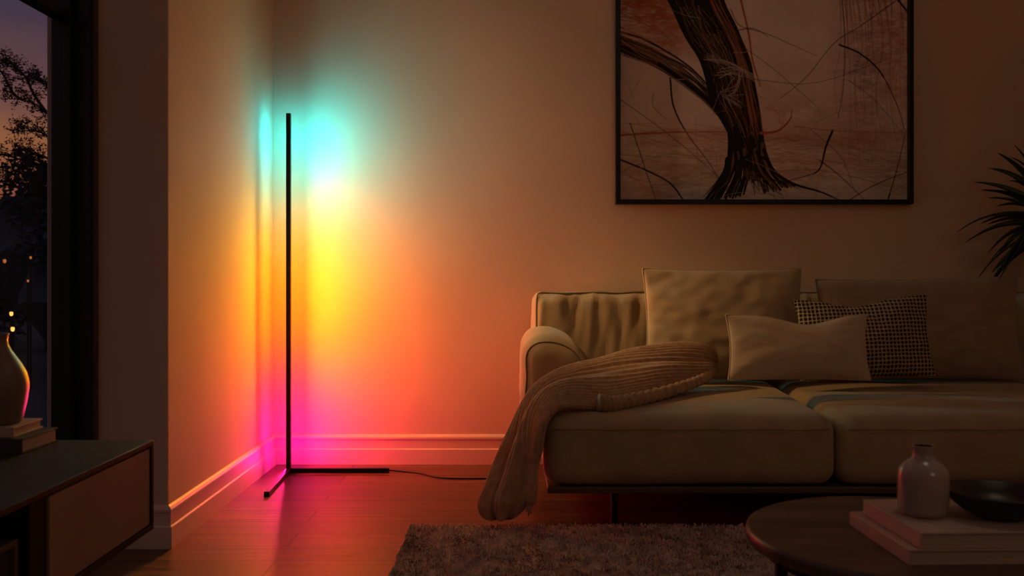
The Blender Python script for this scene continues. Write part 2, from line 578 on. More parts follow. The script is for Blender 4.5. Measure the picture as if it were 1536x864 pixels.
bx(bm, (-1.302, 2.930, 0), (-1.288, 2.9495, 2.45), .002)
st(bm_obj('trim_1', bm, M['reveal']))

# ------------------------------------------------------------------ garden outside the window
st(mesh_obj('ground', [(-60, -20, -.15), (-1.46, -20, -.15), (-1.46, 70, -.15), (-60, 70, -.15)], [(0, 1, 2, 3)], M['soilout']))


def leaf_cloud(pts, size, seed, flat=.6):
    r = np.random.default_rng(seed)
    vs, fs = [], []
    for p in pts:
        a = r.uniform(0, 2 * PI); t = r.uniform(-1, 1)
        d = Vector((math.cos(a) * math.sqrt(1 - t * t * .6), math.sin(a) * math.sqrt(1 - t * t * .6), t * .6)).normalized()
        sd = d.orthogonal().normalized()
        sd = (Matrix.Rotation(r.uniform(0, 2 * PI), 3, d) @ sd)
        l = size * r.uniform(.7, 1.3); w = l * .26
        b = Vector(p); i = len(vs)
        vs += [b, b + d * l * .5 + sd * w, b + d * l, b + d * l * .5 - sd * w]
        fs.append((i, i + 1, i + 2, i + 3))
    return vs, fs


def slender_tree():
    root = empty('garden_tree', P(132, 440, 9.0) * 1, 'slender leafy tree with bare twigs silhouetted against the orange dusk sky', 'tree')
    base = Vector((P(132, 440, 9.0).x, 9.0, -.15))
    root.location = base
    vs, fs = [], []

    def add(pts, r0, r1):
        n = len(pts)
        v, f = tube([Vector(p) - base for p in pts], [r0 + (r1 - r0) * i / (n - 1) for i in range(n)], 6)
        o_ = len(vs)
        vs.extend(v); fs.extend([tuple(i + o_ for i in q) for q in f])
    trunk = catmull([base, P(140, 500, 9.0), P(134, 330, 9.0), P(128, 180, 9.02), P(150, 40, 9.05), P(146, -90, 9.0)], 6)
    add(trunk, .075, .022)
    r = random.Random(5)
    tips = []
    limbs = [
        ([(126, 262), (105, 216), (88, 190), (62, 162), (34, 150), (8, 148)], 0),
        ([(118, 240), (98, 200), (104, 165), (82, 138), (58, 120), (44, 118)], .1),
        ([(70, 170), (50, 140), (38, 115), (20, 98), (4, 92)], -.1),
        ([(128, 180), (104, 160), (92, 142), (74, 128)], .15),
        ([(128, 235), (106, 214), (84, 212), (60, 198), (38, 196), (18, 200)], -.15),
        ([(130, 290), (100, 262), (70, 250), (34, 240), (2, 232), (-40, 226)], .05),
        ([(130, 320), (96, 290), (56, 280), (14, 272), (-30, 276)], .2),
        ([(34, 150), (20, 140), (2, 108), (-18, 95)], .05),
        ([(100, 262), (72, 238), (44, 228), (20, 224)], -.2),
        ([(134, 300), (112, 272), (84, 272), (40, 258), (8, 258)], -.1),
        ([(128, 180), (150, 110), (190, 60)], 0), ([(128, 220), (170, 160), (230, 130)], 0), ([(130, 280), (190, 230), (260, 220)], .1),
    ]
    for lp, dd in limbs:
        pts = catmull([P(x, y, 9.0 + dd * (i / (len(lp) - 1))) for i, (x, y) in enumerate(lp)], 7)
        add(pts, .017, .004)
        for i in range(8, len(pts)):
            for _ in range(2):
                p = Vector(pts[i])
                d = Vector((r.uniform(-1, .6), r.uniform(-.6, .6), r.uniform(-.3, 1.0))).normalized()
                q = [p]
                for s in range(4):
                    d = (d + Vector((r.uniform(-.5, .5), r.uniform(-.4, .4), r.uniform(-.25, .45)))).normalized()
                    q.append(q[-1] + d * r.uniform(.02, .045))
                add(q, .0035, .0015)
                tips += q[1:]
    bo = mesh_obj('branches', vs, fs, M['bark'], root)
    pts = []
    for t in tips:
        for _ in range(4):
            pts.append(t - base + Vector((r.gauss(0, .012), r.gauss(0, .02), r.gauss(0, .012))))
    v, f = leaf_cloud(pts, .026, 3)
    mesh_obj('foliage', v, f, M['outleaf'], root)


def bush(name, label, x, y, rx, ry, z0, z1, n, seed, m, size=.12, cat='tree'):
    root = empty(name, (x, y, -.15), label, cat, 'dark trees beyond the window')
    r = np.random.default_rng(seed)
    pts = []
    lobes = [(r.uniform(-.6, .6) * rx, r.uniform(-.6, .6) * ry, r.uniform(.25, .8), r.uniform(.45, .7)) for _ in range(7)]
    hh = z1 - z0
    while len(pts) < n:
        lx, ly, lz, lr = lobes[r.integers(len(lobes))]
        d = r.normal(size=3); d /= np.linalg.norm(d)
        rad = lr * r.uniform(.55, 1.0)
        q = (lx + d[0] * rad * rx * .6, ly + d[1] * rad * ry * .6, z0 + .15 + lz * hh + d[2] * rad * hh * .42)
        if q[2] > .05 and q[2] < hh + .2 + z0: pts.append(q)
    v, f = leaf_cloud(pts, size, seed + 1)
    mesh_obj('foliage', v, f, m, root)
    # dark inner crown and trunk
    vs, fs = lathe([(0, z0 + .2), (rx * .5, z0 + .2 + hh * .12), (rx * .78, z0 + .2 + hh * .4), (rx * .6, z0 + .1 + hh * .7), (0, z0 + hh * .86)], 14)
    vs = [Vector((a, b * ry / rx, c)) for a, b, c in vs]
    vs = [q * (1 + .16 * N(q.x * 3, q.y * 3, q.z * 3 + seed)) for q in vs]
    mesh_obj('inner_growth', vs, fs, m, root)
    v, f = tube([(0, 0, 0), (0.02, 0, .3), (0, 0, max(.5, z0 + .5))], [.07, .06, .05], 8)
    mesh_obj('trunk', v, f, M['bark'], root)


slender_tree()
bush('garden_shrub', 'dark round shrub below the slender tree, just past the glass', -4.45, 8.9 + 1.2, 1.0, .9, -.1, 1.45, 2600, 21, M['hedge'], .10, 'shrub')
bush('evergreen_tree', 'dark dense evergreen rising behind the slender tree', -6.15, 12.6, .95, .9, .0, 2.55, 4200, 33, M['hedge'], .10)
bush('evergreen_tree', 'low dark tree crown at the left edge of the window view', -7.9, 13.8, 1.4, 1.0, .0, 2.0, 4200, 44, M['hedge'], .11)
bush('distant_tree', 'farthest dark tree line crown under the orange horizon glow', -11.2, 22.0, 3.2, 1.6, .0, 2.7, 3600, 55, M['hedge'], .22)


def glow_on_post(px, py, d, label, m, r=.022):
    p = P(px, py, d)
    root = empty('garden_glow', (p.x, p.y, -.15), label, 'lamp', 'garden lights outside')
    h = p.z + .15
    v, f = tube([(0, 0, 0), (0, 0, h - r * 1.6)], .009, 8)
    mesh_obj('post', v, f, M['frame_black'], root)
    v, f = lathe([(0, h - r * 1.6), (r * .8, h - r * 1.2), (r, h), (r * .8, h + r * .8), (0, h + r)], 16)
    mesh_obj('globe', v, f, m, root, True)
    v, f = lathe([(r * .5, h + r * .9), (r * 1.15, h + r * .95), (0, h + r * 1.8)], 16)
    mesh_obj('cap', v, f, M['frame_black'], root, True)


glow_on_post(17, 470, 6.0, 'glowing garden light, upper of the bright pair above the grey vase', M['bulb'], .011)
glow_on_post(19, 493, 5.6, 'glowing garden light, lower of the bright pair above the grey vase', M['bulb'], .011)
glow_on_post(7, 391, 8.4, 'dim amber sky glimpse made as a globe at the far left of the window', M['sky_gap'], .014)
glow_on_post(46, 386, 8.2, 'dim amber sky glimpse made as a globe, highest among the dark shrubs', M['sky_gap'], .010)
glow_on_post(42, 421, 8.3, 'faint amber sky glimpse made as a globe, low in front of the dark shrub', M['sky_gap'], .009)

# ------------------------------------------------------------------ corner floor lamp
LX, LY = (433 - HX) * 4.065 / F, 4.065
LH = CH + (HY - 170) * 4.065 / F
lamp = empty('corner_floor_lamp', (LX, LY, 0), 'slim black corner floor lamp glowing cyan to magenta on the walls', 'floor lamp')
hw = .0096
box('pole', (-hw, -hw, .0), (hw, hw, LH), M['black_metal'], lamp, .0015)
# diffuser: wedge on the back of the pole, facing the corner
zz0, zz1 = .024, LH - .012
# emitting faces as (x, y) segments with their material: along the back wall, to the corner, to the left wall, added slot towards the room to brighten the left wall
SEG = [((-.0030, .0105), (-.0058, .0300), 0), ((.0002, .0470), (-.0218, .0470), 1),
       ((-.0223, .0452), (-.0193, .0326), 2), ((-.0212, .0449), (-.0088, .0449), 3)]
vs, fs, mi = [], [], []
nseg = 30
for (xa, ya), (xb, yb), k in SEG:
    o_ = len(vs)
    for i in range(nseg + 1):
        z = zz0 + (zz1 - zz0) * i / nseg
        vs += [(xa, ya, z), (xb, yb, z)]
    for i in range(nseg):
        fs.append((o_ + 2 * i, o_ + 2 * i + 1, o_ + 2 * i + 3, o_ + 2 * i + 2)); mi.append(k)
led = mesh_obj('light_diffuser', vs, fs, M['led'], lamp)
led.data.polygons.foreach_set('material_index', mi)
# black baffle that carries the strips, added unseen to even out their glow
bm = bmesh.new()
for poly in ([(-.0036, .0102), (-.0031, .0102), (-.0060, .0312), (-.0066, .0455), (-.0074, .0455), (-.0068, .0312)],
             [(-.0066, .0322), (.0005, .0322), (.0005, .0332), (-.0066, .0332)],
             [(-.0222, .0452), (.0004, .0452), (.0004, .0466), (-.0222, .0466)],
             [(-.0191, .0325), (-.0185, .0325), (-.0212, .0452), (-.0219, .0452)]):
    lo_v = [bm.verts.new((x, y, zz0 - .002)) for x, y in poly]
    hi_v = [bm.verts.new((x, y, zz1 + .002)) for x, y in poly]
    m_ = len(poly)
    bm.faces.new(lo_v[::-1]); bm.faces.new(hi_v)
    for k in range(m_): bm.faces.new((lo_v[k], lo_v[(k + 1) % m_], hi_v[(k + 1) % m_], hi_v[k]))
bm_obj('baffle', bm, M['black_metal'], lamp)
tag(led, 'glowing gradient light strip')
armL = (584 - HX) * 4.065 / F - LX
box('foot_bar', (hw + .0005, -.0105, .0), (armL, .0105, .0205), M['black_metal'], lamp, .0015)
fb = box('foot_bar', (-.0105, -.445, .0), (.0105, -hw - .0005, .0205), M['black_metal'], lamp, .0015)
fb.rotation_euler = (0, 0, math.radians(2.6))
# power cord: part of the lamp, running behind the blanket to the sofa
cpts = [Vector((armL - .004, 0, .010))]
for px, py, d in [(600, 700.5, 4.075), (622, 702, 4.05), (636, 706, 4.02), (646, 711, 3.98), (662, 715.5, 3.945), (690, 717.5, 3.93), (725, 718.5, 3.93), (775, 717, 3.94), (800, 716, 3.95)]:
    q = P(px, py, d)
    cpts.append(Vector((q.x - LX, q.y - LY, .0036)))
v, f = tube([Vector(p) for p in catmull(cpts, 8)], .0032, 8)
mesh_obj('power_cord', v, f, M['black_metal'], lamp, True)

# ------------------------------------------------------------------ framed artwork
AX0, AX1, AZ0, AZ1 = .463, 1.790, 1.1645, 2.20
art = empty('framed_painting', ((AX0 + AX1) / 2, BY, AZ0), 'large abstract painting of black and rust strokes in thin black frame', 'painting')
ax, az = (AX1 - AX0) / 2, AZ1 - AZ0
FW, FD = .021, .042
bm = bmesh.new()
bx(bm, (-ax, -FD, 0), (-ax + FW, -.0005, az), .002); bx(bm, (ax - FW, -FD, 0), (ax, -.0005, az), .002)
bx(bm, (-ax + FW, -FD, 0), (ax - FW, -.0005, FW), .002); bx(bm, (-ax + FW, -FD, az - FW), (ax - FW, -.0005, az), .002)
bm_obj('frame', bm, M['black_metal'], art)

PW, PHt = 2 * (ax - FW), az - 2 * FW          # canvas size, metres
RES = .00235
gw, gh = int(PW / RES), int(PHt / RES)
k_px = 4.239 / F                               # metres per photograph pixel on the canvas
Xg, Yg = np.meshgrid(np.arange(gw), np.arange(gh))   # Yg up from the bottom


def vnoise(w, h, cx, cy, seed):
    r = np.random.default_rng(seed)
    g = r.random((cy + 2, cx + 2))
    xs = np.linspace(0, cx, w); ys = np.linspace(0, cy, h)
    xi, yi = xs.astype(int), ys.astype(int)
    fx = xs - xi; fy = ys - yi
    fx = fx * fx * (3 - 2 * fx); fy = (fy * fy * (3 - 2 * fy))[:, None]
    a = g[yi][:, xi] * (1 - fx) + g[yi][:, xi + 1] * fx
    b = g[yi + 1][:, xi] * (1 - fx) + g[yi + 1][:, xi + 1] * fx
    return a * (1 - fy) + b * fy


n1 = vnoise(gw, gh, 9, 7, 1) * .5 + vnoise(gw, gh, 36, 26, 2) * .3 + vnoise(gw, gh, 150, 110, 3) * .2
base1, base2 = np.array([.82, .69, .60]), np.array([.66, .52, .43])
img = base1 + (base2 - base1) * n1[..., None]
GX = lambda px: ((px - HX) * k_px - (AX0 + FW)) / RES
GY = lambda py: (CH + (HY - py) * k_px - (AZ0 + FW)) / RES


def wash(px, py, rx, ry, col, a, seed, ang=0.0):
    dx = (Xg - GX(px)) * RES / k_px; dy = (Yg - GY(py)) * RES / k_px
    c_, s_ = math.cos(ang), math.sin(ang)
    u = (dx * c_ + dy * s_) / rx; w = (-dx * s_ + dy * c_) / ry
    tex = vnoise(gw, gh, 60, 160, seed) * .5 + vnoise(gw, gh, 14, 40, seed + 1) * .5
    al = np.clip(1.25 - np.sqrt(u * u + w * w), 0, 1) ** .7 * np.clip(tex * 1.7 - .25, 0, 1) * a
    img[:] = img * (1 - al[..., None]) + np.array(col) * al[..., None]


RUST, BLK, UMB, OCH, BON = (.40, .115, .035), (.012, .010, .009), (.16, .085, .05), (.45, .24, .11), (.66, .54, .45)
wash(965, 18, 85, 60, RUST, 1.0, 10, -.5); wash(1010, 40, 60, 30, (.46, .16, .06), .8, 40, -.7)
wash(1350, 60, 45, 120, (.42, .17, .07), .85, 12, .1)
wash(1295, 90, 45, 180, (.24, .13, .08), .6, 14)
wash(1180, 208, 260, 14, (.42, .15, .06), .55, 16)
wash(1150, 250, 270, 55, (.36, .19, .10), .65, 18)
wash(1000, 285, 110, 40, (.22, .14, .09), .55, 20)
wash(1345, 260, 40, 70, (.2, .12, .08), .55, 22)
wash(1230, 190, 120, 45, (.42, .24, .15), .5, 24, -.35)


def brush(pts, w0, w1, col, a=.9, dry=0.0, n=16):
    q = np.array(catmull(pts, n))
    gx, gy = GX(q[:, 0]), GY(q[:, 1])
    seg = np.hypot(np.diff(gx), np.diff(gy)); tot = np.concatenate([[0], np.cumsum(seg)])
    m_ = max(8, int(tot[-1] / .9)); tt = np.linspace(0, tot[-1], m_)
    X_, Y_ = np.interp(tt, tot, gx), np.interp(tt, tot, gy)
    jit = np.cumsum(rng.normal(0, .05, m_)); jit -= np.linspace(0, jit[-1], m_)
    Y_ = Y_ + jit * .5
    for i in range(m_):
        s = i / (m_ - 1)
        w = (w0 + (w1 - w0) * s) * k_px / RES * .5
        if dry and rng.random() < dry: continue
        x0_, x1_ = int(X_[i] - w - 2), int(X_[i] + w + 3); y0_, y1_ = int(Y_[i] - w - 2), int(Y_[i] + w + 3)
        x0_, y0_ = max(x0_, 0), max(y0_, 0); x1_, y1_ = min(x1_, gw), min(y1_, gh)
        if x0_ >= x1_ or y0_ >= y1_: continue
        dd = np.hypot(Xg[y0_:y1_, x0_:x1_] - X_[i], Yg[y0_:y1_, x0_:x1_] - Y_[i])
        al = (np.clip(w + .7 - dd, 0, 1) * a * (.55 if w < 1.2 else 1))[..., None]
        img[y0_:y1_, x0_:x1_] = img[y0_:y1_, x0_:x1_] * (1 - al) + np.array(col) * al


def jitter(pts, s):
    return [(x + rng.normal(0, s), y + rng.normal(0, s)) for x, y in pts]


for k in range(16):       # pale and rust under-drawing
    brush(jitter([(931, 175 + 5 * k), (1020, 190 + 4 * k), (1120, 205 + 3 * k), (1230, 205 + 4 * k), (1365, 215 + 5 * k)], 9), 1.2, 1.0, [OCH, RUST, UMB, BON][k % 4], .4)
for k in range(26):       # right-hand hatching
    x = 1255 + k * 4.4
    brush(jitter([(x, -30), (x + 5, 60), (x + 3, 140), (x + 12, 250)], 5), 2.2, .8, [(.26, .14, .08), RUST, UMB, (.45, .25, .15)][k % 4], .35, .2)
# left diagonal band
for k in range(22):
    o_ = k * 1.3
    brush(jitter([(925, 50 + o_), (985, 78 + o_), (1040, 112 + o_), (1085, 165 + o_ * .6), (1105, 205)], 2.2), 2.6, 2.0,
          [BLK, (.22, .16, .12), UMB, (.05, .035, .025)][k % 4], .65, .12)
brush([(925, 66), (985, 96), (1035, 130), (1070, 160), (1098, 205)], 4.5, 7, BLK, .9)
brush([(925, 48), (970, 62), (1030, 98), (1062, 130)], 3, 2, BLK, .8)
for k in range(12):
    brush(jitter([(930, 8 + 6 * k), (975, 30 + 5 * k), (1010, 55 + 3 * k)], 5), 2, 1.2, [RUST, (.5, .2, .08), UMB][k % 3], .45)
# the trunk: black core between two edges
left_e = [(985, -40), (1008, 10), (1028, 55), (1050, 85), (1062, 120), (1070, 150), (1090, 190), (1092, 235), (1088, 262), (1060, 301)]
right_e = [(1068, -40), (1086, 10), (1106, 45), (1122, 90), (1130, 125), (1138, 165), (1142, 200), (1152, 240), (1166, 262), (1190, 280)]
for k in range(40):
    s = k / 39
    mid = [(a[0] * (1 - s) + b[0] * s, a[1] * (1 - s) + b[1] * s) for a, b in zip(left_e, right_e)]
    if .42 < s < .62: mid = mid[:-1] + [(mid[-2][0], 272)]
    c = BLK if s < .78 or k % 3 == 0 else [RUST, (.06, .03, .02), (.30, .10, .04)][k % 3]
    brush(jitter(mid, 1.5), 6.5, 2.6, c, .92, .03)
for k in range(70):       # scratches in the trunk
    s = rng.uniform(.1, .98); i = rng.integers(0, 6)
    mid = [(a[0] * (1 - s) + b[0] * s, a[1] * (1 - s) + b[1] * s) for a, b in zip(left_e, right_e)]
    brush(jitter(mid[i:i + 4], 3), 1.1, .7, [(.42, .30, .21), RUST, (.35, .26, .19), UMB][k % 4], .45, .35)
brush([(1108, -10), (1122, 50), (1128, 90), (1140, 130)], 3, 2, RUST, .7)
for k in range(9):        # pale loops across the trunk
    brush(jitter([(1062, 84), (1095, 100), (1130, 118), (1180, 148), (1260, 180), (1345, 215)], 4), 1.0, .8, (.55, .42, .32), .45)
for k in range(6):
    brush(jitter([(1080, 110), (1106, 108), (1102, 130), (1090, 142), (1110, 160)], 5), 1.4, 1.0, (.58, .46, .36), .4)
# roots
for k in range(26):
    s_ = k / 25
    brush(jitter([(1093 + 50 * s_, 214 + rng.uniform(-25, 25)), (1090 + 58 * s_, 244), (1080 + 84 * s_, 266), (1050 + 150 * s_, 292 - 10 * s_ + rng.uniform(-6, 8))], 2.5), 4.5, .8, BLK if k % 4 else UMB, .85, .03)
brush([(1092, 240), (1088, 262), (1074, 280), (1056, 302)], 10, 3, BLK, .95)
brush([(1145, 225), (1160, 256), (1190, 276), (1230, 288), (1262, 302)], 5, 1.5, BLK, .9)
for k in range(8):
    brush(jitter([(1120, 262), (1140, 275), (1160, 286), (1180, 304)], 7), 1.6, 1, UMB, .5)
# calligraphic lines
LN = [([(1005, 118), (1010, 160), (1030, 200), (1060, 240), (1082, 275)], 2.6, 1), ([(931, 240), (970, 256), (1005, 275), (1026, 302)], 2.2, 2),
      ([(945, 185), (960, 230), (975, 275), (985, 302)], 1.8, 1.2), ([(1258, 68), (1290, 82), (1320, 110), (1345, 160), (1355, 195)], 2.6, 1.2),
      ([(1343, 2), (1290, 40), (1250, 66), (1210, 115), (1170, 148)], 1.6, 1), ([(1262, 0), (1266, 60), (1264, 130), (1256, 178)], 1.8, 1),
      ([(1248, 196), (1238, 220), (1228, 254), (1205, 265), (1175, 272)], 3.2, 1), ([(1228, 240), (1260, 265), (1298, 302)], 1.8, 1.2),
      ([(1345, 0), (1356, 14), (1366, 26)], 3, 2), ([(1095, 15), (1110, 40), (1150, 52), (1225, 85)], 1.5, .8), ([(1108, 46), (1130, 44), (1152, 56)], 1.8, .8),
      ([(1270, 302), (1310, 278), (1365, 256)], 1.6, 1.2), ([(980, 140), (980, 160), (1000, 180)], 1, .7), ([(1130, 120), (1220, 125), (1330, 90)], 1, .7),
      ([(1120, 75), (1160, 105), (1230, 165)], 1, .7), ([(1330, 302), (1345, 250), (1358, 195)], 2, 1), ([(1215, 195), (1260, 235), (1280, 285)], 1, .7),
      ([(931, 150), (1000, 200), (1060, 250), (1110, 300)], 1.2, .8), ([(1270, 120), (1310, 150), (1352, 200)], 1, .8)]
for p_, a_, b_ in LN:
    brush(p_, a_, b_, BLK, .8)
brush([(1140, 200), (1165, 197), (1184, 180), (1187, 165)], 4, 1.5, RUST, .85)
for k in range(7): brush(jitter([(1150, 160), (1168, 175), (1180, 190)], 7), 1, .7, RUST, .4)
brush([(931, 203), (1010, 199), (1090, 198)], 2.4, 1.6, RUST, .7); brush([(1190, 190), (1260, 197), (1365, 200)], 1.8, 1.2, RUST, .6)
for k in range(110):      # fine web of thin strokes
    x, y = rng.uniform(931, 1365), rng.uniform(-30, 302)
    if y < 150 and 1150 < x < 1250 and k % 4: continue
    a_ = rng.uniform(0, 2 * PI); ln = rng.uniform(25, 95); bend = rng.normal(0, .5)
    pts = [(x, y)]
    for s in range(3):
        a_ += bend * .4
        pts.append((pts[-1][0] + math.cos(a_) * ln / 3, pts[-1][1] + math.sin(a_) * ln / 3))
    brush(pts, 1.0, .6, [BLK, UMB, RUST, BON, OCH][k % 5], .4, .1, 8)

me = bpy.data.meshes.new('canvas')
vx = -ax + FW + Xg * (PW / (gw - 1)); vz = FW + Yg * (PHt / (gh - 1))
co = np.stack([vx, np.full_like(vx, -.018), vz], -1).reshape(-1, 3)
ii = np.arange(gw * gh).reshape(gh, gw)
q = np.stack([ii[:-1, :-1], ii[:-1, 1:], ii[1:, 1:], ii[1:, :-1]], -1).reshape(-1, 4)
back = np.array([[-ax + FW, -.002, FW], [ax - FW, -.002, FW], [ax - FW, -.002, az - FW], [-ax + FW, -.002, az - FW]])
nv = gw * gh
co = np.concatenate([co, back]); q = np.concatenate([q, [[nv + 3, nv + 2, nv + 1, nv]]])
me.vertices.add(len(co)); me.vertices.foreach_set('co', co.ravel())
me.loops.add(q.size); me.loops.foreach_set('vertex_index', q.ravel())
me.polygons.add(len(q)); me.polygons.foreach_set('loop_start', np.arange(0, q.size, 4)); me.polygons.foreach_set('loop_total', np.full(len(q), 4))
me.update(calc_edges=True)
at = me.color_attributes.new('paint', 'FLOAT_COLOR', 'POINT')
cc = np.ones((len(co), 4)); cc[:nv, :3] = np.clip(img.reshape(-1, 3), 0, 1); cc[nv:, :3] = .4
at.data.foreach_set('color', cc.ravel())
pm = bpy.data.materials.new('painted_canvas'); pm.use_nodes = True
an = pm.node_tree.nodes.new('ShaderNodeAttribute'); an.attribute_name = 'paint'
pb = pm.node_tree.nodes['Principled BSDF']; pb.inputs['Roughness'].default_value = .75; pb.inputs['Specular IOR Level'].default_value = .2
pm.node_tree.links.new(an.outputs['Color'], pb.inputs['Base Color'])
me.materials.append(pm)
co_ = bpy.data.objects.new('canvas', me); COL.objects.link(co_); co_.parent = art

# ------------------------------------------------------------------ sofa
SX0, SX1, SMID = .106, 2.26, 1.088
SF, SB = 3.15, 3.985
sofa = empty('sofa', (1.18, 3.6, 0), 'long low olive tan upholstered sofa against the back wall', 'sofa')
so = Vector((1.18, 3.6, 0))


def sofa_part(name, vf, m, parent=None, smooth=True):
    v, f = vf
    return mesh_obj(name, [Vector(p) - so for p in v], f, m, parent or sofa, smooth)


def seat_top(d):
    """seat surface height along depth"""
    return .380 + .050 * (d - 3.2)


def seat_fn(x0, x1):
    def fn(p, u):
        q = p.copy()
        if u.z > -.2:
            w = (u.z + .2) / 1.2
            q.z += w * (.050 * (p.y - 3.2) + .012 * (1 - u.x ** 4))
        if u.y < -.8:
            q.y -= .012 * (1 - u.z ** 2) * (1 - u.x ** 4)
        q.z += .003 * N(p.x * 5, p.y * 5, p.z * 3)
        q.y += .004 * N(p.x * 7, 3.3, p.z * 5) + .0025 * N(p.x * 26, 1.1, p.z * 4) * max(0, u.z)
        return q
    return fn


for x0, x1 in ((SX0, SMID - .002), (SMID + .002, SX1 - .02)):
    c = sofa_part('seat_cushion', soft_box((x0, SF, .142), (x1, SB, .372), .055, (36, 24, 8), 7, seat_fn(x0, x1)), M['sofa'])
    pts = [(x0 + .03, SF + .004, .335), (x0 + .08, SF - .011, .336)] + [(x0 + .08 + (x1 - x0 - .16) * k / 12, SF - .0125, .336 + .0015 * math.sin(k * 2.1)) for k in range(1, 12)] + [(x1 - .08, SF - .011, .336), (x1 - .03, SF + .004, .335)]
    v, f = tube(catmull(pts, 3), .0016, 6)
    mesh_obj('seam', [Vector(p) - so for p in v], f, M['sofa_dark'], c, True)


def back_fn(p, u):
    q = p.copy()
    # puckered folds running down from the top piping
    if u.y < 0 and u.z > -.4:
        w = max(0, (u.z + .1)) ** .7 if u.z > -.1 else 0
        amp = .024 * w * max(.0, 1 - max(0, u.z - .9) * 7)
        fold = N(p.x * 15 + p.z * 3, 9.2, p.z * 5) + .7 * N(p.x * 36 - p.z * 5, 4.2, p.z * 4)
        q.y -= amp * fold
        q.y -= .022 * (1 - u.z ** 2)
    q.z += .005 * N(p.x * 16, 1.7, p.y * 3) * max(0, u.z)
    q.x += .010 * (1 - u.z ** 2) * (-1 if u.x < -.97 else 0)
    return q


BL, BTOP = .090, .775
backo = sofa_part('backrest', soft_box((BL, 3.965, .142), (SX1, 4.225, BTOP), .045, (150, 8, 26), 7, back_fn), M['sofa'])
pts = [(BL + .012, 3.958, .45), (BL + .012, 3.957, .6), (BL + .013, 3.968, BTOP - .03), (BL + .028, 3.985, BTOP - .002)]
pts += [(BL + .06 + k * .075, 3.988, BTOP - .001 + .005 * N((BL + .06 + k * .075) * 16, 1.7, 12)) for k in range(29)]
v, f = tube(catmull(pts, 4), .0042, 8)
mesh_obj('piping', [Vector(p) - so for p in v], f, M['sofa_dark'], backo, True)


def arm_fn(p, u):
    q = p.copy()
    if u.z > 0:
        q.z -= .045 * max(0, u.x + .3) ** 2 * u.z
        q.z -= .030 * max(0, -u.y) ** 2 * u.z
    q.x += .010 * u.x * (1 - u.z ** 2)
    q.y += .006 * N(p.x * 9, p.y * 9, p.z * 7)
    q.z += .004 * N(p.x * 11, p.y * 8, 4)
    q.x += .004 * N(p.z * 12, p.y * 8, 4)
    return q


armo = sofa_part('armrest', soft_box((.042, 3.60, .142), (.285, 4.12, .635), .08, (8, 16, 16), 9, arm_fn), M['sofa'])
# arm front-panel seam
ring = []
ac, ah = Vector((.1635, 3.86, .3885)), Vector((.1215, .26, .2465))
for k in range(41):
    t = k / 40
    if t < .4: q_, n_ = Vector((.122, 3.680, .25 + (.555 - .25) * t / .4)), Vector((-1, -.9, 0))
    elif t < .52:
        a_ = PI - (t - .4) / .12 * PI / 2
        q_, n_ = Vector((.122, 3.680, .555)), Vector((math.cos(a_), -.9, math.sin(a_)))
    elif t < .66: q_, n_ = Vector((.122 + .083 * (t - .52) / .14, 3.680, .555)), Vector((0, -.9, 1))
    elif t < .78:
        a_ = PI / 2 - (t - .66) / .12 * PI / 2
        q_, n_ = Vector((.205, 3.680, .555)), Vector((math.cos(a_), -.9, math.sin(a_)))
    else: q_, n_ = Vector((.205, 3.680, .555 - (.555 - .42) * (t - .78) / .22)), Vector((1, -.9, 0))
    p_ = q_ + n_.normalized() * .0820
    ring.append(arm_fn(p_, Vector([(p_[i] - ac[i]) / ah[i] for i in range(3)])))
v, f = tube(ring, .0032, 6)
mesh_obj('piping', [Vector(p) - so for p in v], f, M['sofa_dark'], armo, True)
arm2 = sofa_part('armrest', soft_box((2.20, 3.60, .142), (2.44, 4.12, .640), .095, (8, 12, 10), 8, arm_fn), M['sofa'])
bm = bmesh.new()
bx(bm, (SX0 + .012, SF + .012, .118), (2.40, 4.20, .1405), .004)
bm_obj('base_frame', bm, M['sofa_base'], sofa).location = -so
for lx, ly in ((.346, 3.215), (2.16, 3.215), (.346, 4.10), (2.16, 4.10), (1.25, 3.65)):
    bm = bmesh.new()
    bx(bm, (lx - .011, ly - .03, 0), (lx + .011, ly + .03, .118), .002)
    bm_obj('leg', bm, M['black_metal'], sofa).location = -so

